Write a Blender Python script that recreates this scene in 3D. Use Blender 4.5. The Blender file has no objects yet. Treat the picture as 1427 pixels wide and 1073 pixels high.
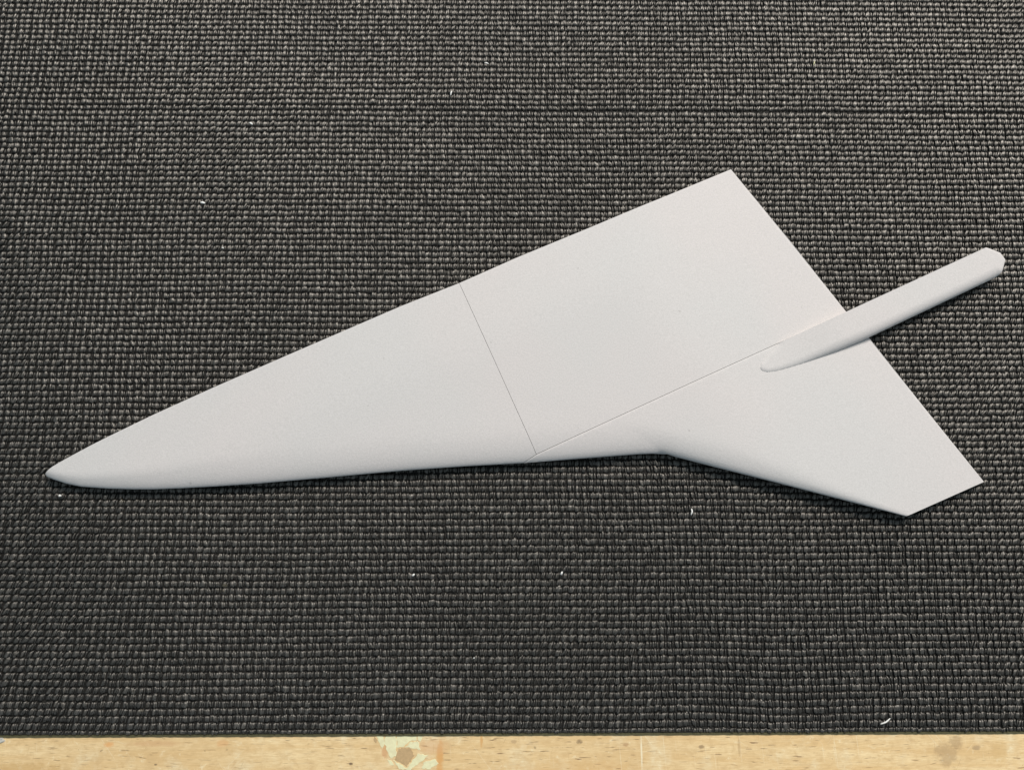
import bpy, math, random
import numpy as np
from mathutils import Vector, Matrix
from mathutils.geometry import delaunay_2d_cdt

S = bpy.context.scene
COL = S.collection
rnd = random.Random(7)
rng = np.random.default_rng(11)
MM = 0.001

# ------------------------------------------------------------------ camera
F = 1040.0                      # focal length in pixels of the 1427 px wide photograph
CX, CY = 713.5, 536.5
TILT, SIDE = math.radians(10.4), math.radians(0.5)
CAM = Vector((0.0, -0.075, 0.446))
fwd = Vector((math.tan(SIDE), math.tan(TILT), -1)).normalized()
right = fwd.cross(Vector((0, 1, 0))).normalized()
up = right.cross(fwd).normalized()
cd = bpy.data.cameras.new('camera')
cam = bpy.data.objects.new('camera', cd)
COL.objects.link(cam)
cam.matrix_world = Matrix(((right.x, up.x, -fwd.x, CAM.x), (right.y, up.y, -fwd.y, CAM.y),
                           (right.z, up.z, -fwd.z, CAM.z), (0, 0, 0, 1)))
cd.sensor_width = 36.0
cd.lens = 36.0 * F / 1427.0
cd.clip_start, cd.clip_end = 0.01, 50.0
S.camera = cam


def at(px, py, z=0.0):
    """point of the real plane at height z that the photograph shows at pixel px, py"""
    d = fwd * F + right * (px - CX) - up * (py - CY)
    k = (z - CAM.z) / d.z
    return CAM + d * k


# ------------------------------------------------------------------ world and lamps (indoor close-up)
w = bpy.data.worlds.new('World')
S.world = w
w.use_nodes = True
bg = w.node_tree.nodes['Background']
bg.inputs[0].default_value = (0.70, 0.88, 1.0, 1)
bg.inputs[1].default_value = 0.32


def area(name, loc, target, sx, sy, power, col):
    ld = bpy.data.lights.new(name, 'AREA')
    ld.shape = 'RECTANGLE'
    ld.size, ld.size_y = sx, sy
    ld.energy = power
    ld.color = col
    o = bpy.data.objects.new(name, ld)
    COL.objects.link(o)
    o.location = loc
    o.rotation_euler = (Vector(target) - Vector(loc)).to_track_quat('-Z', 'Y').to_euler()
    return o


area('workshop_lamp', (0.75, 1.75, 2.25), (0.02, 0.0, 0), 1.5, 0.5, 100, (1.0, 0.945, 0.885))

S.view_settings.view_transform = 'Standard'
S.view_settings.look = 'None'
S.view_settings.exposure = 0
S.view_settings.gamma = 1


# ------------------------------------------------------------------ helpers
def tag(o, label=None, cat=None, group=None, kind=None):
    if label: o['label'] = label
    if cat: o['category'] = cat
    if group: o['group'] = group
    if kind: o['kind'] = kind
    return o


def empty(name, loc):
    o = bpy.data.objects.new(name, None)
    COL.objects.link(o)
    o.location = loc
    o.empty_display_size = 0.02
    return o


def link(name, me, mat, parent=None, loc=(0, 0, 0)):
    o = bpy.data.objects.new(name, me)
    COL.objects.link(o)
    if mat and not me.materials: me.materials.append(mat)
    o.parent = parent
    o.location = loc
    return o


def np_mesh(name, V, Q, smooth=True):
    """mesh from an (n,3) vertex array and an (m,k) face array"""
    me = bpy.data.meshes.new(name)
    n, k = Q.shape
    me.vertices.add(len(V))
    me.vertices.foreach_set('co', np.ascontiguousarray(V, dtype=np.float32).ravel())
    me.loops.add(n * k)
    me.loops.foreach_set('vertex_index', np.ascontiguousarray(Q, dtype=np.int32).ravel())
    me.polygons.add(n)
    me.polygons.foreach_set('loop_start', np.arange(0, n * k, k, dtype=np.int32))
    me.polygons.foreach_set('use_smooth', np.full(n, smooth, dtype=bool))
    me.update(calc_edges=True)
    return me


def py_mesh(name, V, Fs, smooth=False):
    me = bpy.data.meshes.new(name)
    me.from_pydata([tuple(v) for v in V], [], Fs)
    for p in me.polygons: p.use_smooth = smooth
    me.update()
    return me


class NT:
    """small node-tree writer"""
    def __init__(self, name):
        self.m = bpy.data.materials.new(name)
        self.m.use_nodes = True
        self.t = self.m.node_tree
        self.b = self.t.nodes['Principled BSDF']
        self.co = self.n('ShaderNodeTexCoord').outputs['Object']

    def n(self, typ, **kw):
        nd = self.t.nodes.new(typ)
        for k, v in kw.items(): setattr(nd, k, v)
        return nd

    def put(self, sock, v):
        if hasattr(v, 'is_output'): self.t.links.new(v, sock)
        else: sock.default_value = v

    def math(self, op, a, b=0.0, c=None, clamp=False):
        nd = self.n('ShaderNodeMath', operation=op, use_clamp=clamp)
        self.put(nd.inputs[0], a); self.put(nd.inputs[1], b)
        if c is not None: self.put(nd.inputs[2], c)
        return nd.outputs[0]

    def map(self, scale=(1, 1, 1), rot=0.0, loc=(0, 0, 0)):
        nd = self.n('ShaderNodeMapping')
        nd.inputs['Scale'].default_value = scale
        nd.inputs['Rotation'].default_value = (0, 0, rot)
        nd.inputs['Location'].default_value = loc
        self.put(nd.inputs['Vector'], self.co)
        return nd.outputs[0]

    def rotmap(self, rot, scale, loc=(0, 0, 0)):
        a = self.map((1, 1, 1), rot)
        nd = self.n('ShaderNodeMapping')
        nd.inputs['Scale'].default_value = scale
        nd.inputs['Location'].default_value = loc
        self.put(nd.inputs['Vector'], a)
        return nd.outputs[0]

    def noise(self, vec, scale=1.0, detail=3.0, rough=0.55, dist=0.0):
        nd = self.n('ShaderNodeTexNoise')
        self.put(nd.inputs['Vector'], vec)
        nd.inputs['Scale'].default_value = scale
        nd.inputs['Detail'].default_value = detail
        nd.inputs['Roughness'].default_value = rough
        nd.inputs['Distortion'].default_value = dist
        return nd.outputs['Fac']

    def step(self, v, lo, hi, a=0.0, b=1.0):
        nd = self.n('ShaderNodeMapRange', interpolation_type='SMOOTHSTEP')
        self.put(nd.inputs['Value'], v)
        nd.inputs['From Min'].default_value = lo; nd.inputs['From Max'].default_value = hi
        nd.inputs['To Min'].default_value = a; nd.inputs['To Max'].default_value = b
        return nd.outputs[0]

    def mix(self, f, a, b, mode='MIX'):
        nd = self.n('ShaderNodeMix', data_type='RGBA', blend_type=mode)
        self.put(nd.inputs[0], f)
        self.put(nd.inputs[6], a if hasattr(a, 'is_output') else (*a, 1))
        self.put(nd.inputs[7], b if hasattr(b, 'is_output') else (*b, 1))
        return nd.outputs[2]

    def bump(self, h, strength, dist):
        nd = self.n('ShaderNodeBump')
        nd.inputs['Strength'].default_value = strength
        nd.inputs['Distance'].default_value = dist
        self.put(nd.inputs['Height'], h)
        self.put(self.b.inputs['Normal'], nd.outputs[0])

    def set(self, **kw):
        for k, v in kw.items():
            self.put(self.b.inputs[k.replace('_', ' ')], v if hasattr(v, 'is_output') or not isinstance(v, tuple) else (*v, 1))
        return self.m


# ------------------------------------------------------------------ materials
def mat_plastic():
    k = NT('printed_plastic')
    fine = k.noise(k.map(), 1250, 3, 0.7)
    mid = k.noise(k.map(), 420, 3, 0.6)
    big = k.noise(k.map(), 9, 2, 0.5)
    col = k.mix(k.step(big, 0.35, 0.65), (0.662, 0.620, 0.604), (0.638, 0.617, 0.603))
    col = k.mix(k.step(fine, 0.28, 0.72, 0.0, 0.42), col, (0.44, 0.43, 0.415))
    speck = k.step(k.noise(k.map((1, 1, 1), 0, (3, 5, 1)), 260, 1, 0.5), 0.80, 0.83, 0.0, 0.35)
    col = k.mix(speck, col, (0.30, 0.285, 0.27))
    # layer lines of the print, nearly across the long axis
    lay = k.n('ShaderNodeTexWave', wave_type='BANDS', bands_direction='X')
    lay.inputs['Scale'].default_value = 1.0
    lay.inputs['Distortion'].default_value = 0.6
    k.put(lay.inputs['Vector'], k.rotmap(0.10, (420, 30, 420)))
    h = k.math('ADD', k.math('MULTIPLY', fine, 0.7), k.math('MULTIPLY', mid, 0.5))
    h = k.math('ADD', h, k.math('MULTIPLY', lay.outputs['Fac'], 0.12))
    k.bump(h, 0.6, 0.00022)
    return k.set(Base_Color=col, Roughness=0.7, Specular_IOR_Level=0.3)


def mat_yarn():
    k = NT('black_yarn')
    a = k.n('ShaderNodeAttribute', attribute_name='tone')
    fib = k.noise(k.map((2100, 950, 2100)), 1, 3, 0.75)
    soil = k.noise(k.map(), 7, 3, 0.6)
    t = k.math('MULTIPLY', a.outputs['Fac'], k.step(fib, 0.32, 0.68, 0.2, 2.4))
    t = k.math('MULTIPLY', t, k.step(soil, 0.3, 0.7, 0.9, 1.12))
    col = k.mix(t, (0.0, 0.0, 0.0), (0.019, 0.0172, 0.0148))
    nd = col.node; nd.clamp_factor = False
    dirt = k.step(k.noise(k.map((1, 1, 1), 0, (0.7, 0.2, 0)), 95, 3, 0.6), 0.70, 0.80, 0, 0.55)
    col = k.mix(dirt, col, (0.10, 0.082, 0.045))
    k.bump(fib, 0.35, 0.0003)
    spt = k.mix(k.math('MULTIPLY', t, 1.0, clamp=True), (0.20, 0.18, 0.155), (1.0, 0.945, 0.87))
    return k.set(Base_Color=col, Roughness=0.43, Specular_IOR_Level=1.0, IOR=1.66, Specular_Tint=spt)


def mat_backing():
    k = NT('mat_backing')
    f = k.noise(k.map((700, 700, 700)), 1, 3, 0.6)
    col = k.mix(f, (0.012, 0.0115, 0.0105), (0.035, 0.033, 0.03))
    return k.set(Base_Color=col, Roughness=0.85, Specular_IOR_Level=0.2)


def mat_trim():
    k = NT('olive_backing_edge')
    f = k.noise(k.map((900, 900, 900)), 1, 3, 0.6)
    col = k.mix(f, (0.055, 0.05, 0.022), (0.14, 0.13, 0.07))
    return k.set(Base_Color=col, Roughness=0.85, Specular_IOR_Level=0.2)


def mat_wood():
    k = NT('worn_birch_top')
    blotch = k.noise(k.map((1, 1.6, 1)), 11, 4, 0.6)
    grain = k.noise(k.map((14, 190, 14)), 1, 5, 0.62, 0.5)
    fine = k.noise(k.map((160, 1500, 160)), 1, 4, 0.65)
    col = k.mix(k.step(grain, 0.30, 0.70), (0.82, 0.575, 0.285), (0.95, 0.74, 0.425))
    col = k.mix(k.step(blotch, 0.36, 0.66, 0, 0.55), col, (0.74, 0.51, 0.25))
    pale = k.noise(k.map((1, 1, 1), 0, (4, 2, 0)), 32, 5, 0.66)
    col = k.mix(k.step(pale, 0.50, 0.66, 0, 0.6), col, (0.92, 0.80, 0.54))
    col = k.mix(k.step(fine, 0.35, 0.68, 0, 0.55), col, (0.64, 0.43, 0.20))
    mott = k.noise(k.map((1, 1.3, 1), 0, (7, 3, 0)), 170, 5, 0.7, 0.6)
    col = k.mix(k.step(mott, 0.46, 0.68, 0, 0.55), col, (0.66, 0.45, 0.22))
    col = k.mix(k.step(mott, 0.42, 0.30, 0, 0.5), col, (0.97, 0.85, 0.58))
    # short dark pores along the grain
    area_ = k.step(k.noise(k.map((1, 1, 1), 0, (9, 1, 0)), 26, 2), 0.40, 0.58)
    pores = k.step(k.noise(k.map((105, 980, 105)), 1, 2, 0.5), 0.625, 0.70)
    col = k.mix(k.math('MULTIPLY', pores, k.math('MULTIPLY_ADD', area_, 0.6, 0.25)), col, (0.24, 0.125, 0.055))
    specks = k.step(k.noise(k.map((1, 1, 1), 0, (2, 7, 0)), 330, 2, 0.5), 0.70, 0.75, 0, 0.6)
    col = k.mix(k.math('MULTIPLY', specks, k.step(pale, 0.42, 0.6)), col, (0.25, 0.16, 0.085))
    # pale scratches across the grain, dark hairline scratches
    for i, (rot, sc, lo, hi, c, s) in enumerate(((1.5, (25, 1400, 25), 0.69, 0.74, (0.93, 0.82, 0.58), 0.55),
                                                 (0.9, (22, 1300, 22), 0.70, 0.75, (0.92, 0.80, 0.56), 0.5),
                                                 (-0.8, (30, 1500, 30), 0.72, 0.76, (0.92, 0.80, 0.56), 0.5),
                                                 (0.05, (20, 1500, 20), 0.725, 0.76, (0.34, 0.18, 0.08), 0.7),
                                                 (1.57, (40, 1600, 40), 0.735, 0.77, (0.40, 0.22, 0.10), 0.55),
                                                 (-1.1, (60, 1600, 60), 0.74, 0.77, (0.30, 0.18, 0.09), 0.5))):
        sn = k.noise(k.rotmap(rot, sc, (i * 3.1, i * 1.7, 0)), 1, 2, 0.5)
        col = k.mix(k.step(sn, lo, hi, 0, s), col, c)
    # stains and marks where they sit on the wood
    sep = k.n('ShaderNodeSeparateXYZ')
    k.put(sep.inputs[0], k.co)
    wob = k.noise(k.map(), 210, 4, 0.7)
    for px, py, rx, ry, c, s in ((1318, 1050, 17, 15, (0.44, 0.30, 0.16), 0.55), (1332, 1034, 10, 9, (0.38, 0.25, 0.13), 0.5),
                                 (1392, 1046, 13, 14, (0.66, 0.44, 0.19), 0.45),
                                 (613, 1056, 5, 22, (0.72, 0.34, 0.09), 0.65), (604, 1040, 22, 11, (0.72, 0.42, 0.20), 0.5),
                                 (537, 1046, 5, 9, (0.66, 0.36, 0.17), 0.7), (152, 1037, 7, 4, (0.80, 0.42, 0.16), 0.8),
                                 (215, 1036, 40, 4, (0.66, 0.40, 0.20), 0.5), (310, 1036, 8, 5, (0.78, 0.45, 0.2), 0.6),
                                 (808, 1033, 4.5, 3.0, (0.26, 0.17, 0.09), 0.8), (873, 1037, 5, 2.5, (0.44, 0.25, 0.12), 0.6),
                                 (978, 1040, 4, 3, (0.30, 0.20, 0.11), 0.7), (671, 1031, 2.0, 10, (0.70, 0.38, 0.13), 0.8),
                                 (716, 1033, 4, 2.5, (0.46, 0.31, 0.17), 0.5), (1360, 1041, 6, 3.5, (0.42, 0.29, 0.16), 0.7),
                                 (894, 1048, 1.2, 26, (0.93, 0.83, 0.60), 0.8), (217, 1065, 2.6, 1.5, (0.2, 0.13, 0.07), 0.9),
                                 (489, 1064, 3, 1.8, (0.18, 0.12, 0.07), 0.9), (1030, 1040, 2, 12, (0.42, 0.26, 0.12), 0.4),
                                 (30, 1072, 60, 9, (0.60, 0.37, 0.14), 0.55), (800, 1068, 90, 9, (0.72, 0.46, 0.20), 0.45)):
        p = at(px, py, ZB) - WOOD_LOC
        ex, ey = rx * 0.00043, ry * 0.00043
        dx = k.math('DIVIDE', k.math('SUBTRACT', sep.outputs[0], p.x), ex)
        dy = k.math('DIVIDE', k.math('SUBTRACT', sep.outputs[1], p.y), ey)
        r2 = k.math('ADD', k.math('MULTIPLY', dx, dx), k.math('MULTIPLY', dy, dy))
        r2 = k.math('ADD', r2, k.math('MULTIPLY_ADD', wob, 3.2, -1.6))
        col = k.mix(k.step(r2, 0.1, 1.3, s, 0.0), col, c)
    hgt = k.math('ADD', k.math('MULTIPLY', grain, 0.4), k.math('MULTIPLY', pores, -0.8))
    k.bump(hgt, 0.35, 0.0003)
    return k.set(Base_Color=col, Roughness=0.5, Specular_IOR_Level=0.4)


def mat_plain(name, col, rough=0.5, var=0.12, scale=600):
    k = NT(name)
    n_ = k.noise(k.map(), scale, 4, 0.65)
    c = k.mix(n_, tuple(x * (1 - var) for x in col), tuple(min(1, x * (1 + var)) for x in col))
    k.bump(n_, 0.3, 0.0002)
    return k.set(Base_Color=c, Roughness=rough)


# ------------------------------------------------------------------ workbench
ZB = -3.3 * MM                                     # top of the wood; yarn tops of the mat lie near z = 0
WOOD_LOC = Vector((0, 0.05, ZB))
bench = empty('workbench', WOOD_LOC)
tag(bench, 'worn pale wooden workbench top showing its scratched front strip below the black mat', 'workbench')
M_WOOD = mat_wood()
y0 = at(700, 1073, ZB).y - 0.05
x0, x1, y1 = -0.62, 0.62, 0.62
c = 0.003
ys = y0 - WOOD_LOC.y; ye = y1 - WOOD_LOC.y
prof = [(ys, -0.04), (ys, -c), (ys + 0.3 * c, -0.3 * c), (ys + c, 0), (ye, 0), (ye, -0.04)]
V = [(x, y, z) for x in (x0, x1) for y, z in prof]
n = len(prof)
Fs = [(i, i + n, (i + 1) % n + n, (i + 1) % n) for i in range(n)] + [tuple(range(n)), tuple(range(2 * n - 1, n - 1, -1))]
link('bench_top', py_mesh('bench_top', V, Fs), M_WOOD, bench)

# pale torn flakes and filler bedded in the worn spot
M_FLAKE = mat_plain('pale_flake', (0.90, 0.77, 0.48), 0.6, 0.30, 380)
M_FLAKE2 = mat_plain('tan_flake', (0.54, 0.37, 0.19), 0.6, 0.3, 620)
FLAKES = [([(525, 1024), (534, 1023), (536, 1034), (533, 1042), (528, 1034)], 0),
          ([(537, 1024), (552, 1022.5), (552.3, 1053), (545, 1056), (539, 1045), (536, 1035)], 0),
          ([(553.2, 1022.5), (581, 1022.5), (580, 1031), (570, 1033), (563, 1040), (553.4, 1041)], 0),
          ([(564, 1041), (571, 1034), (582, 1032), (586, 1044), (578, 1043), (570, 1040.6)], 0),
          ([(583, 1024), (589, 1026), (586, 1033), (582.5, 1031)], 0), ([(540, 1058), (545, 1058.5), (549, 1066), (543, 1064)], 0),
          ([(590, 1062), (606, 1057), (611, 1063), (600, 1071), (588, 1070)], 0), ([(522, 1026), (526, 1031), (524, 1035), (520.5, 1030)], 1),
          ([(556, 1042), (572, 1041.5), (577, 1052), (567, 1068), (550, 1058)], 1),
          ([(582, 1050), (597, 1052), (588, 1060), (572, 1073), (566, 1072), (574, 1060)], 0),
          ([(548, 1059), (556, 1063), (568, 1072), (556, 1071)], 0)]
for pts, kind in FLAKES:
    q = []
    for i, (a, b) in enumerate(pts):            # ragged outline
        a2, b2 = pts[(i + 1) % len(pts)]
        L = math.hypot(a2 - a, b2 - b)
        m = max(1, int(L / 2.2))
        for j in range(m):
            t = j / m
            jit = 1.0 if j else 0.3
            q.append((a + (a2 - a) * t + rnd.uniform(-jit, jit), b + (b2 - b) * t + rnd.uniform(-jit, jit)))
    top = [at(a, b, ZB + 0.15 * MM) for a, b in q]
    cen = sum(top, Vector()) / len(top)
    V = [p - WOOD_LOC for p in top] + [cen + (p - cen) * 1.05 - Vector((0, 0, 0.3 * MM)) - WOOD_LOC for p in top]
    m = len(top)
    Fs = [tuple(range(m))] + [(i, i + m, (i + 1) % m + m, (i + 1) % m) for i in range(m)]
    me = py_mesh('wood_flake', V, Fs)
    o = link('wood_flake', me, M_FLAKE2 if kind else M_FLAKE, bench)
    if kind: o['label'] = 'darker tan flake'

# ------------------------------------------------------------------ woven mat
E0, E1 = at(0, 1025, -2.2 * MM), at(1427, 1019.5, -2.2 * MM)      # front edge of the mat
ex = (E1 - E0).normalized()
ey = Vector((-ex.y, ex.x, 0))
ORG = (E0 + E1) / 2
ORG.z = 0
mat = empty('woven_mat', ORG)
tag(mat, 'black ribbed woven fabric mat lying under the white wing, front edge cut straight', 'mat')
PITCH = (at(700, 970.06) - at(700, 960)).length                   # rib to rib
CELL = (at(80, 55) - at(89.1, 55)).length                         # stitch to stitch
DEPTH = 0.535
NR = int(DEPTH / PITCH)
HALF = 0.375
M_YARN = mat_yarn()
tex = {i: rng.uniform(0, 6.28, 6) for i in range(3)}


def wave(x, y):
    """slow unevenness of the ribs"""
    a = tex[0]
    r = 0.00025 * np.sin(7 * x + 4 * y + a[0]) + 0.00016 * np.sin(23 * x - 14 * y + a[1]) + 0.00008 * np.sin(57 * x + 31 * y + a[2])
    # the ribs dip where the front edge sags, right of centre
    r = r - 0.0016 * np.exp(-((x - 0.155) / 0.035) ** 2) * np.exp(-np.maximum(y, 0) / 0.05)
    r = r + 0.0010 * np.exp(-((x - 0.105) / 0.03) ** 2) * np.exp(-np.maximum(y, 0) / 0.09)
    return r * np.clip(y / 0.008, 0.0, 1)


SEAM_Y = (at(1000, 150) - ORG).dot(ey)
seam_row = int(round(SEAM_Y / PITCH - 0.30))


def lowfreq(x, y, k):
    a = tex[k]
    return np.sin(21 * x + 13 * y + a[0]) + np.sin(-17 * x + 29 * y + a[1]) + np.sin(43 * x + 11 * y + a[2])


NU, NS = 3, 6                                    # verts across a strand, verts along it
TH = np.array([math.pi * 0.97, math.pi * 0.5, math.pi * 0.03])
SS = np.array([-1, -0.90, -0.52, 0.52, 0.90, 1])
ARCH = np.array([-1.45, -0.28, -0.03, -0.03, -0.28, -1.45]) * MM
for r in range(NR):
    nc = int(2 * HALF / CELL)
    yc = (r + 0.30) * PITCH
    base = -HALF + rnd.random() * 0.10 * CELL
    cx = base + np.arange(nc) * CELL + rng.normal(0, 0.04 * CELL, nc) + 0.30 * CELL * math.sin(r * 0.06) + 0.10 * CELL * math.sin(r * 0.31)
    xs, ws, hs, ls, sl, dz, dy, tn = [], [], [], [], [], [], [], []
    lf = lowfreq(cx, yc, 1)
    lean = np.interp(cx, [-0.38, -0.05, 0.10, 0.38], [0.30, 0.10, 0.12, 0.55]) + 0.13 * lf + rng.normal(0, 0.16, nc)
    lump = rng.lognormal(0, 0.14, nc)
    ctone = rng.lognormal(-0.02, 0.15, nc)
    cdz = rng.normal(0, 0.13 * MM, nc)
    cdy = rng.normal(0, 0.03 * PITCH, nc)
    for j, (off, wd, hg, ln, t0) in enumerate(((-0.20, 0.23, 0.36, 0.86, 0.85), (-0.03, 0.27, 0.66, 0.98, 1.2),
                                               (0.14, 0.23, 0.36, 0.86, 0.85), (0.40, 0.13, 0.34, 0.90, 0.95),
                                               (0.54, 0.09, 0.10, 0.80, 0.5))):
        xs.append(cx + (off + rng.normal(0, 0.035, nc)) * CELL)
        ws.append(wd * CELL * 0.50 * np.exp(rng.normal(0, 0.16, nc)) * (lump if j < 3 else 1))
        side = np.ones(nc) if j < 3 else np.interp(cx, [-0.38, -0.12, 0.02, 0.2, 0.38], [0.35, 0.6, 1.1, 0.8, 0.7])
        hs.append(side * hg * PITCH * 0.62 * np.exp(rng.normal(0, 0.12, nc)))
        ls.append(ln * PITCH * 0.505 * np.exp(rng.normal(0, 0.07, nc)))
        sl.append((lean if j < 3 else lean * 0.35) + rng.normal(0, 0.10, nc))
        dz.append(cdz + rng.normal(0, 0.10 * MM, nc))
        dy.append(cdy + rng.normal(0, 0.05 * PITCH, nc))
        tn.append(t0 * side ** 0.7 * ctone * np.exp(rng.normal(0, 0.36, nc)))
    xs, ws, hs, ls, sl, dz, dy, tn = [np.concatenate(a) for a in (xs, ws, hs, ls, sl, dz, dy, tn)]
    m = len(xs)
    ysz = 1.0
    ybase = np.full(m, yc)
    if r >= seam_row:                              # the dark line across the mat: a rib that does not close
        open_ = np.clip((xs + 0.13) / 0.2, 0.15, 1)
        ybase = ybase + 0.75 * MM * open_
    if r == seam_row: ls = ls * 0.86
    if r == 0: ls = ls * 0.62; hs = hs * 0.7; dz = dz - 0.55 * MM; ybase = ybase + 0.12 * PITCH
    ybase = ybase + wave(xs, ybase)
    th = TH[None, :, None]; s = SS[None, None, :]
    taper = np.sqrt(np.clip(1 - 0.62 * s ** 2, 0, 1))
    # a strand arches over the rib: fat in the middle, diving at both ends
    lx = np.cos(th) * ws[:, None, None] * (0.3 + 0.7 * taper)
    lz = np.sin(th) * hs[:, None, None] * 0.56 * taper
    arch = ARCH[None, None, :]
    yy = s * ls[:, None, None]
    X = xs[:, None, None] + lx + sl[:, None, None] * yy * 0.75
    Y = (ybase + dy)[:, None, None] + yy + 0 * th
    Z = -1.25 * MM + arch + lz + dz[:, None, None]
    P = np.stack([np.broadcast_to(X, (m, NU, NS)), np.broadcast_to(Y, (m, NU, NS)), np.broadcast_to(Z, (m, NU, NS))], -1).reshape(-1, 3)
    idx = np.arange(NU * NS).reshape(NU, NS)
    q = np.stack([idx[:-1, :-1], idx[1:, :-1], idx[1:, 1:], idx[:-1, 1:]], -1).reshape(-1, 4)
    Q = (q[None] + (np.arange(m) * NU * NS)[:, None, None]).reshape(-1, 4)
    Wp = P[:, :1] * np.array(ex)[None] + P[:, 1:2] * np.array(ey)[None]
    Wp[:, 2] = P[:, 2]
    me = np_mesh('yarn_row', Wp, Q[:, ::-1])
    at_ = me.attributes.new('tone', 'FLOAT', 'POINT')
    at_.data.foreach_set('value', np.repeat(tn, NU * NS).astype(np.float32))
    link('yarn_row', me, M_YARN, mat)

# backing cloth, and the olive edge of it that shows along the front
def slab(name, xa, xb, ya, yb, za, zb, m, seg=60, wob=0.0):
    V, Fs = [], []
    for i in range(seg + 1):
        x = xa + (xb - xa) * i / seg
        y = ya + (rnd.uniform(-wob, wob) if wob else 0)
        for yy, zz in ((y, za), (y, zb), (yb, zb), (yb, za)):
            p = ex * x + ey * yy
            V.append((p.x, p.y, zz))
    for i in range(seg):
        for j in range(4):
            a = i * 4 + j; b = i * 4 + (j + 1) % 4
            Fs.append((a, b, b + 4, a + 4))
    Fs += [(3, 2, 1, 0), tuple(seg * 4 + j for j in range(4))]
    return link(name, py_mesh(name, V, Fs), m, mat)


slab('backing', -HALF, HALF, 0.35 * MM, NR * PITCH, ZB + 0.62 * MM, -2.45 * MM, mat_backing())
o = slab('backing_edge', -HALF, HALF, -1.0 * MM, 3.0 * MM, ZB + 0.02 * MM, ZB + 0.60 * MM, mat_trim(), 400, 0.14 * MM)
o['label'] = 'thin olive strip along the front edge'

# ------------------------------------------------------------------ the printed wing
ZE = 4.6 * MM
T = 10.4 * MM
ZT = 2.8 * MM
RB, RW = 27 * MM, 20 * MM


def xy(p, z): return np.array(at(p[0], p[1], z)[:2])


BODY = [(63, 661), (66, 664.5), (76, 668.6), (93, 674), (113.5, 678.2), (151, 680.8), (185, 681.8), (214, 681.8), (252, 680.3),
        (300, 677.7), (360, 673.7), (460, 665), (560, 655.8), (650, 649.6), (729, 645.2), (800, 639.8), (860, 635.2), (890, 633), (909, 632.2),
        (930, 633)]
LEAD = [(930, 633), (942, 636.5), (1000, 651.5), (1100, 677), (1200, 703), (1263, 719.4)]
TOPE = [(63, 661), (76, 650.3), (88, 642.8), (101, 635.3), (126, 621.5), (151, 608.5), (214, 578), (298, 540), (400, 495.5), (480, 461), (560, 426.5),
        (640, 395), (719, 360), (820, 318.5), (920, 276.5), (1020, 234)]
TRAIL = [(1020, 234), (1100, 334.5), (1180, 435), (1211, 471), (1290, 570), (1371.6, 671.4)]
TIP = [(1263, 719.4), (1371.6, 671.4)]
wBODY = np.array([xy(p, ZE) for p in BODY])
wLEAD = np.array([xy(p, ZE + 1.6 * MM * min(1, i / 2.5)) for i, p in enumerate(LEAD)])
wTOP = np.array([xy(p, (4.6 + 2.0 * min(1, i / 5)) * MM) for i, p in enumerate(TOPE)])
wTOP[0] = wBODY[0]
wTRAIL = np.array([xy(p, ZT) for p in TRAIL])
wTRAIL[0] = wTOP[-1] = (wTRAIL[0] + wTOP[-1]) / 2
wLEADx = np.vstack([wLEAD])
wTIPend = wTRAIL[-1]


def pdist(P, L):
    """distance from points to a polyline"""
    best = np.full(len(P), 1e9)
    for a, b in zip(L[:-1], L[1:]):
        d = b - a
        t = np.clip(((P - a) @ d) / (d @ d), 0, 1)
        best = np.minimum(best, np.hypot(*(P - a - t[:, None] * d).T))
    return best


def sline(P, a, b):
    """signed distance to the line a-b, positive on its left"""
    d = (b - a) / np.hypot(*(b - a))
    return (P[:, 1] - a[1]) * d[0] - (P[:, 0] - a[0]) * d[1]


bodyX = np.vstack([wBODY, wBODY[-2] + (wBODY[-2] - wBODY[-4]) / np.hypot(*(wBODY[-2] - wBODY[-4])) * 0.35])
lb = bodyX[-1] - bodyX[-2]


def dB(P):
    d = pdist(P, np.vstack([wBODY[:-1], bodyX[-1:]]))
    s = sline(P, wBODY[-2], bodyX[-1])
    right_of = (P - wBODY[-2]) @ lb > 0
    return np.where(right_of, np.where(s > 0, d, -d), d)


def dW(P): return sline(P, wLEAD[1], wLEAD[-1])


def dLE(P): return np.minimum(pdist(P, wBODY), pdist(P, wLEAD))


def ze_at(P):
    t = np.clip(((P - wLEAD[0]) @ (wLEAD[-1] - wLEAD[0])) / np.hypot(*(wLEAD[-1] - wLEAD[0])) / 0.07, 0, 1)
    return ZE + 1.6 * MM * t * t * (3 - 2 * t)


def profile(d, R, ZE=ZE):
    u = np.clip(d / R, 0, 1)
    return np.where(d >= 0, ZE + (T - ZE) * np.clip(1 - (1 - u) ** 2.6, 0, 1) ** 0.62, ZE + 1.1 * d)


def smin(a, b, k): 
    h = np.clip(0.5 + 0.5 * (b - a) / k, 0, 1)
    return b + (a - b) * h - k * h * (1 - h)


def smax(a, b, k): return -smin(-a, -b, k)


def dTE(P): return np.maximum(sline(P, wTRAIL[-1], wTRAIL[0]), 0)


def wing_h(P):
    h = smin(smax(profile(dB(P), RB), profile(dW(P), RW, ze_at(P)), 0.7 * MM), np.full(len(P), T), 0.5 * MM)
    h = smin(h, ZT + 0.075 * dTE(P), 1.2 * MM)
    dt = pdist(P, wTOP)
    h = smin(h, 7.4 * MM + 0.07 * dt, 0.8 * MM)
    e = np.minimum(dt, np.abs(sline(P, wTRAIL[-1], wTRAIL[0])))
    return h - 0.22 * MM * np.clip(1 - e / (0.5 * MM), 0, 1)          # small eased edge


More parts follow.
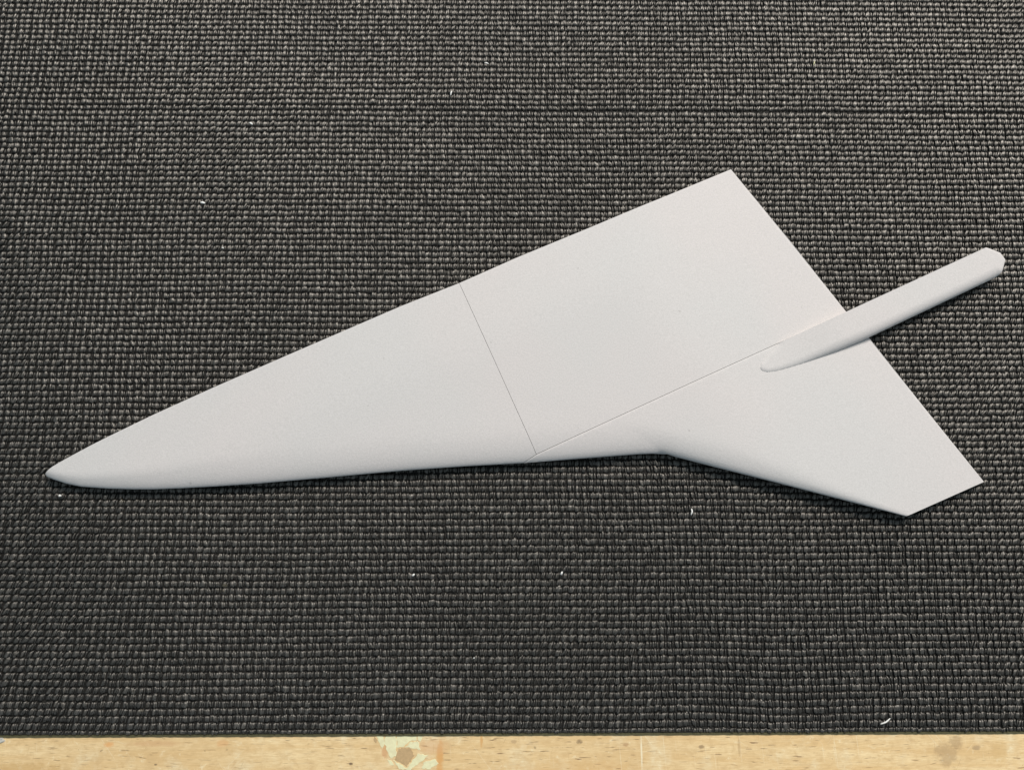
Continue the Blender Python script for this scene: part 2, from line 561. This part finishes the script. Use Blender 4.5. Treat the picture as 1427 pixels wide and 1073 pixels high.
def wing_b(P):
    d = dLE(P)
    u = np.clip(d / (9 * MM), 0, 1)
    ZE = ze_at(P)
    b = ZE - (ZE - 0.35 * MM) * np.sqrt(np.clip(1 - (1 - u) ** 2, 0, 1)) - 0.15 * MM
    return np.minimum(b, wing_h(P) - 0.25 * MM)


def surf_xy(p):
    z = 6 * MM
    for _ in range(12): z = float(wing_h(xy(p, z)[None])[0])
    return xy(p, z)


JX = (747.5, 633.0)
jx = surf_xy(JX)
s_end = wBODY[14]                                     # diagonal seam leaves at the lower edge
dia = np.array([surf_xy((747.5 + (1180 - 747.5) * t, 633.0 + (435 - 633.0) * t)) for t in np.linspace(0, 1, 9)])
te_hit = wTRAIL[2]
# straight seams: keep end points, real straight cuts
seam_top = wTOP[11]

M_PLA = mat_plastic()
WL = Vector((float(jx[0]), float(jx[1]), 0.0))
wing = empty('model_wing', WL)
tag(wing, 'pale grey printed plastic swept wing with fine seams and narrow tail boom on black mat', 'model wing')


def densify(poly, step):
    out = []
    n = len(poly)
    for i in range(n):
        a, b = poly[i], poly[(i + 1) % n]
        m = max(1, int(round(np.hypot(*(b - a)) / step)))
        for j in range(m): out.append(a + (b - a) * j / m)
    return np.array(out)


def inset(poly, d):
    """shrink a counter-clockwise polygon by d per edge vertex (mitred)"""
    n = len(poly); out = []
    for i in range(n):
        p0, p1, p2 = poly[i - 1], poly[i], poly[(i + 1) % n]
        e1 = (p1 - p0) / np.hypot(*(p1 - p0)); e2 = (p2 - p1) / np.hypot(*(p2 - p1))
        n1 = np.array([-e1[1], e1[0]]); n2 = np.array([-e2[1], e2[0]])
        b = n1 + n2
        k = max(0.35, 1 + n1 @ n2)
        out.append(p1 + b / k * d)
    return np.array(out)


def inside(P, poly):
    r = np.zeros(len(P), bool)
    n = len(poly)
    for i in range(n):
        a, b = poly[i], poly[(i + 1) % n]
        c_ = ((a[1] > P[:, 1]) != (b[1] > P[:, 1]))
        with np.errstate(divide='ignore', invalid='ignore'):
            xi = (b[0] - a[0]) * (P[:, 1] - a[1]) / (b[1] - a[1]) + a[0]
        r ^= c_ & (P[:, 0] < xi)
    return r


def plate(name, poly, top, bot, le=None, gap=0.13 * MM, grid=1.5 * MM, label=None):
    """solid between two height fields over a polygon; le = edge that is rounded and needs fine rows"""
    poly = np.array(poly)
    area2 = np.sum(poly[:, 0] * np.roll(poly[:, 1], -1) - poly[:, 1] * np.roll(poly[:, 0], -1))
    if area2 < 0: poly = poly[::-1]
    poly = inset(poly, gap)
    B = densify(poly, 0.8 * MM)
    lo, hi = B.min(0), B.max(0)
    gx = np.arange(lo[0], hi[0], grid); gy = np.arange(lo[1], hi[1], grid * 0.87)
    G = np.stack(np.meshgrid(gx, gy), -1)
    G[1::2, :, 0] += grid / 2
    G = G.reshape(-1, 2)
    closed = np.vstack([poly, poly[:1]])
    near = pdist(G, closed)
    keep = inside(G, poly) & (near > 0.95 * MM)
    if le is not None: keep &= pdist(G, le) > 5.2 * MM
    G = G[keep]
    extra = []
    if le is not None:
        L = []
        for a, b in zip(le[:-1], le[1:]):
            m = max(1, int(np.hypot(*(b - a)) / (0.9 * MM)))
            d = (b - a) / np.hypot(*(b - a)); nn = np.array([-d[1], d[0]])
            for j in range(m): L.append((a + (b - a) * (j + 0.5) / m, nn))
        for off in (0.12, 0.35, 0.7, 1.15, 1.7, 2.4, 3.2, 4.2, 5.2):
            Pn = np.array([p + nn * off * MM for p, nn in L])
            k = inside(Pn, poly) & (pdist(Pn, closed) > min(0.10, off * 0.6) * MM)
            k &= pdist(Pn, le) > 0.93 * off * MM
            extra.append(Pn[k])
    for off in (0.22, 0.50):                 # fine rows just inside the whole edge, so eased corners shade crisply
        ri = densify(inset(poly, off * MM), 0.8 * MM)
        k = inside(ri, poly) & (pdist(ri, closed) > 0.8 * off * MM)
        if le is not None: k &= pdist(ri, le) > 0.8 * MM
        extra.append(ri[k])
    pts = np.vstack([B, G] + extra)
    nB = len(B)
    vs, es, fs, *_ = delaunay_2d_cdt([Vector(p) for p in pts], [(i, (i + 1) % nB) for i in range(nB)], [], 1, 1e-7)
    P = np.array([v[:] for v in vs])
    nP = len(P)
    ht, hb = top(P), bot(P)
    off = np.array([WL.x, WL.y])
    Vt = np.c_[P - off, ht]; Vb = np.c_[P - off, hb]
    tri = np.array([f for f in fs])
    # boundary loop: edges used once
    ed = {}
    for f in fs:
        for i in range(3):
            e = (f[i], f[(i + 1) % 3])
            ed[e] = 1
    bnd = [e for e in ed if (e[1], e[0]) not in ed]
    walls = []
    Vw = []
    base = 2 * nP
    for a, b in bnd:
        i = base + len(Vw)
        Vw += [Vt[a], Vt[b], Vb[b], Vb[a]]
        walls += [(i, i + 3, i + 2), (i, i + 2, i + 1)]
    V_ = np.vstack([Vt, Vb, np.array(Vw)])
    Q = np.vstack([tri, tri[:, ::-1] + nP, np.array(walls)])
    me = np_mesh(name, V_, Q)
    eps = 0.15 * MM
    dx = (top(P + [eps, 0]) - top(P - [eps, 0])) / (2 * eps)
    dy = (top(P + [0, eps]) - top(P - [0, eps])) / (2 * eps)
    Nt = np.c_[-dx, -dy, np.ones(nP)]
    Nt /= np.linalg.norm(Nt, axis=1)[:, None]
    dx = (bot(P + [eps, 0]) - bot(P - [eps, 0])) / (2 * eps)
    dy = (bot(P + [0, eps]) - bot(P - [0, eps])) / (2 * eps)
    Nb = np.c_[dx, dy, -np.ones(nP)]
    Nb /= np.linalg.norm(Nb, axis=1)[:, None]
    Nw = []
    for a, b in bnd:
        d = P[b] - P[a]
        nn = np.array([d[1], -d[0], 0]); nn /= max(1e-12, np.linalg.norm(nn))
        Nw += [nn] * 4
    N = np.vstack([Nt, Nb, np.array(Nw)])
    me.normals_split_custom_set_from_vertices([tuple(v) for v in N])
    o = link(name, me, M_PLA, wing)
    if label: o['label'] = label
    return o


def low_h(P):
    e = np.minimum(np.abs(sline(P, jx, te_hit)), pdist(P, np.array([s_end, jx])))
    return wing_h(P) + 0.2 * MM * np.clip(dLE(P) / (3 * MM), 0, 1) - 0.26 * MM * np.clip(1 - (e - 0.13 * MM) / (0.5 * MM), 0, 1)      # sits a touch proud of its neighbours


# nose: outline -> seam -> stub of the diagonal -> lower edge back
nose_poly = np.vstack([wBODY[:15], jx[None], wTOP[11:0:-1]])
plate('nose_panel', nose_poly, wing_h, wing_b, wBODY[:15], gap=0.11 * MM, label='pointed front panel with rounded lower edge')
mid_poly = np.vstack([wTOP[11:], wTRAIL[1:3], dia[-2:0:-1] * 0 + np.array([jx + (te_hit - jx) * t for t in np.linspace(1, 0, 9)])[1:-1], jx[None]])
plate('upper_panel', mid_poly, wing_h, wing_b, None, gap=0.09 * MM, label='broad rear panel above the diagonal seam')
low_poly = np.vstack([wBODY[14:-1], wLEAD, wTRAIL[:1:-1], jx[None]])
plate('lower_panel', low_poly, low_h, wing_b, np.vstack([wBODY[14:-1], wLEAD]), label='lower rear panel with swept outer tip')

# tail boom with its faired front, bedded in the lower panel against the diagonal seam
ZBM = 9.4 * MM
sd = (te_hit - jx) / np.hypot(*(te_hit - jx))
sn = np.array([sd[1], -sd[0]])                          # towards the lower side
bo_top = [(1083, 479.5), (1180, 434.5), (1280, 388.3), (1374.6, 344.6), (1379, 346.6), (1394, 352.5), (1401, 362), (1396.7, 379), (1392, 384.6)]
bo_low = [(1392, 384.6), (1360, 400), (1293, 431.7), (1250, 452), (1211, 470.3), (1167.6, 488.8), (1140, 499.5), (1119.7, 506.7), (1103, 512),
          (1086.8, 516.6), (1076, 518.8), (1068.8, 519.4), (1061.5, 517.5), (1058.2, 513), (1059, 507), (1064, 501), (1072, 491), (1083, 479.5)]


def bz(p):                                              # height at which an outline point is seen
    return ZE if p[0] > 1215 else 6.2 * MM


wbt = np.array([xy(p, ZBM if i < 4 else ZBM - 0.5 * MM) if i else surf_xy(p) for i, p in enumerate(bo_top)])
wbl = np.array([xy(p, bz(p)) if p[0] > 1150 else surf_xy(p) for p in bo_low])
wbl[0] = wbt[-1]; wbl[-1] = wbt[0]
# the upper side is a straight cut just clear of the seam
for i in range(4):
    d = (wbt[i] - jx) @ sn
    wbt[i] = wbt[i] - sn * (d - 0.05 * MM)
wbl[-1] = wbt[0]
b_front = wbl[13]


def boom_top(P):
    d = pdist(P, wbl)
    s = np.clip((P - b_front) @ sd, 0, 1)
    wh = wing_h(P)
    bl = np.clip(s / (58 * MM), 0, 1); bl = bl * bl * (3 - 2 * bl)
    past = np.clip((s - 62 * MM) / (8 * MM), 0, 1)
    ze = smax(wh - 0.25 * MM, np.full(len(P), 4.9 * MM), 0.5 * MM)
    zt = (wh + 1.15 * MM) * (1 - bl) + ZBM * bl
    zt = np.minimum(zt, ZBM)
    R = 3.0 * MM + 3.0 * MM * bl
    u = np.clip(d / R, 0, 1)
    h = ze + (zt - ze) * np.sqrt(np.clip(1 - (1 - u) ** 2, 0, 1))
    e = np.clip(pdist(P, wbt[3:]) / (0.9 * MM), 0, 1)
    return h - 0.45 * MM * (1 - e) ** 2


def boom_bot(P):
    d = pdist(P, wbl[:14])
    u = np.clip(d / (7 * MM), 0, 1)
    b = 4.7 * MM - 4.3 * MM * np.sqrt(np.clip(1 - (1 - u) ** 2, 0, 1))
    return np.minimum(b, boom_top(P) - 0.2 * MM)


boom_poly = np.vstack([wbt, wbl[1:-1]])
plate('tail_boom', boom_poly, boom_top, boom_bot, wbl[::-1] if sline(boom_poly.mean(0)[None], wbl[0], wbl[5])[0] < 0 else wbl, gap=0.04 * MM, grid=1.2 * MM,
      label='narrow boom with rounded lower side and blunt angled end')


# faint raised print lines on the surface
def ridge(pts, wd, hg):
    P = []
    L = [np.array(surf_xy(p)) for p in pts]
    for a, b in zip(L[:-1], L[1:]):
        for t in np.linspace(0, 1, 24, endpoint=False): P.append(a + (b - a) * t)
    P.append(L[-1])
    P = np.array(P)
    d = np.gradient(P, axis=0); d /= np.hypot(*d.T)[:, None]
    nn = np.c_[-d[:, 1], d[:, 0]]
    rows = []
    for o_, hh in ((-wd, -0.05 * MM), (0, hg), (wd, -0.05 * MM)):
        q = P + nn * o_
        rows.append(np.c_[q - np.array([WL.x, WL.y]), wing_h(q) + hh])
    V_ = np.vstack(rows); m = len(P)
    Q = [(k * m + i, k * m + i + 1, (k + 1) * m + i + 1, (k + 1) * m + i) for k in range(2) for i in range(m - 1)]
    link('print_ridge', np_mesh('print_ridge', V_, np.array(Q)[:, ::-1]), M_PLA, wing)


ridge([(1222, 707), (1262, 691), (1306, 672)], 0.45 * MM, 0.07 * MM)
ridge([(205, 668), (255, 662), (360, 652), (470, 641)], 0.40 * MM, 0.045 * MM)
ridge([(560, 449), (600, 432), (641, 416)], 0.5 * MM, 0.04 * MM)

# ------------------------------------------------------------------ crumbs of plastic and lint on the mat
M_WHITE = mat_plain('white_plastic_crumb', (0.86, 0.85, 0.81), 0.4, 0.05)
M_GREY = mat_plain('grey_scrap', (0.52, 0.50, 0.45), 0.6, 0.2)


def sliver(name, pts, wd, label, cat, m=M_WHITE, group='white crumbs scattered on the mat', zz=0.45 * MM, hgt=0.35):
    """thin curved shaving along a pixel path, tapering to both ends"""
    P = [at(a, b, zz) for a, b in pts]
    q = []
    for i in range(len(P) - 1):
        for t in np.linspace(0, 1, 5, endpoint=False): q.append(P[i].lerp(P[i + 1], t))
    q.append(P[-1])
    m_ = len(q); base = q[m_ // 2].copy(); base.z = 0
    V_, Fs_ = [], []
    for i, p in enumerate(q):
        d = (q[min(i + 1, m_ - 1)] - q[max(i - 1, 0)]).normalized()
        nn = Vector((-d.y, d.x, 0))
        u = i / (m_ - 1)
        wv = 1.25 * wd * (0.35 + 0.65 * math.sin(math.pi * min(1, max(0, 0.12 + 0.8 * u)))) 
        lift = 0.5 * MM * math.sin(math.pi * u)
        for c_, hz in ((-0.5, 0), (-0.2, hgt * wd), (0.25, hgt * wd * 0.9), (0.5, 0), (0.0, -0.2 * wd)):
            r_ = p + nn * wv * c_ + Vector((0, 0, lift + hz)) - base
            V_.append(r_)
    for i in range(m_ - 1):
        for j in range(5):
            a, b = i * 5 + j, i * 5 + (j + 1) % 5
            Fs_.append((a, b, b + 5, a + 5))
    Fs_ += [(4, 3, 2, 1, 0), tuple((m_ - 1) * 5 + j for j in range(5))]
    o_ = link(name, py_mesh(name, V_, Fs_, True), m, None, base)
    tag(o_, label, cat, group)


sliver('plastic_sliver', [(963.6, 708.6), (964.3, 713), (963, 717.5)], 0.85 * MM, 'upright curved white plastic sliver on the mat below the swept wing tip edge', 'sliver')
sliver('plastic_sliver', [(1227, 1008.5), (1234, 1005.5), (1240.5, 1000.5)], 0.75 * MM, 'curved white plastic sliver near the front edge of the mat, close to the wood', 'sliver')
sliver('lint_fleck', [(279.5, 282.5), (282.5, 283), (286, 283.6)], 1.25 * MM, 'brightest white fleck alone on the mat in the upper left area', 'fleck')
sliver('lint_fleck', [(347.8, 171.2), (350, 172.8), (352.2, 174)], 1.0 * MM, 'small slanting white fleck near the left end of the dark line across the mat', 'fleck')
sliver('lint_fleck', [(629.6, 127.5), (628.7, 130), (628, 133.6)], 0.85 * MM, 'tiny upright white fleck just above the dark line across the mat', 'fleck')
sliver('lint_fleck', [(675.2, 88), (678, 88.8), (681, 89.6)], 0.8 * MM, 'tiny flat white fleck highest on the mat, left of the yellowish one', 'fleck')
sliver('lint_fleck', [(82, 690.2), (83.6, 690.6), (85.6, 690.8)], 1.3 * MM, 'small white fleck on the mat just below the pointed wing nose', 'fleck')
sliver('lint_fleck', [(574.6, 802.6), (576.2, 801), (577.8, 799.4)], 1.0 * MM, 'slanting white fleck on the mat below the middle of the nose panel', 'fleck')
sliver('lint_fleck', [(781.6, 800.8), (782.6, 798.6), (783.6, 796)], 1.0 * MM, 'white fleck on the mat below the lower end of the wing seams', 'fleck')
sliver('lint_fleck', [(659.8, 917.5), (660.5, 916.5), (661.2, 915.6)], 0.6 * MM, 'faintest white fleck low on the mat, a few ribs above the wood', 'fleck')
sliver('lint_fleck', [(309, 345), (310.5, 345.8), (312, 346.6)], 0.6 * MM, 'faint white speck on the mat above the long straight wing edge', 'fleck')
sliver('lint_fleck', [(1133.5, 91.5), (1134.3, 89), (1135, 86)], 0.7 * MM, 'pale yellowish speck on the mat in the upper right area', 'fleck',
       mat_plain('yellow_lint', (0.62, 0.60, 0.36), 0.6, 0.1))

# small grey scrap lying on the wood at the far left, against the mat
base = at(1, 1031, ZB)
V_, Fs_ = [], []
for i in range(11):
    a = 2 * math.pi * i / 11
    r_ = rnd.uniform(0.75, 1.15)
    V_.append((2.3 * MM * r_ * math.cos(a), 1.7 * MM * r_ * math.sin(a), 0.02 * MM))
for i in range(11):
    V_.append((V_[i][0] * 0.7, V_[i][1] * 0.7, rnd.uniform(0.5, 1.0) * MM))
V_.append((0, 0, 0.8 * MM))
for i in range(11):
    j = (i + 1) % 11
    Fs_ += [(i, j, j + 11, i + 11), (i + 11, j + 11, 22)]
tag(link('paper_scrap', py_mesh('paper_scrap', V_, Fs_), M_GREY, None, base), 'small crumpled grey scrap on the wood at the far left against the mat edge', 'scrap')
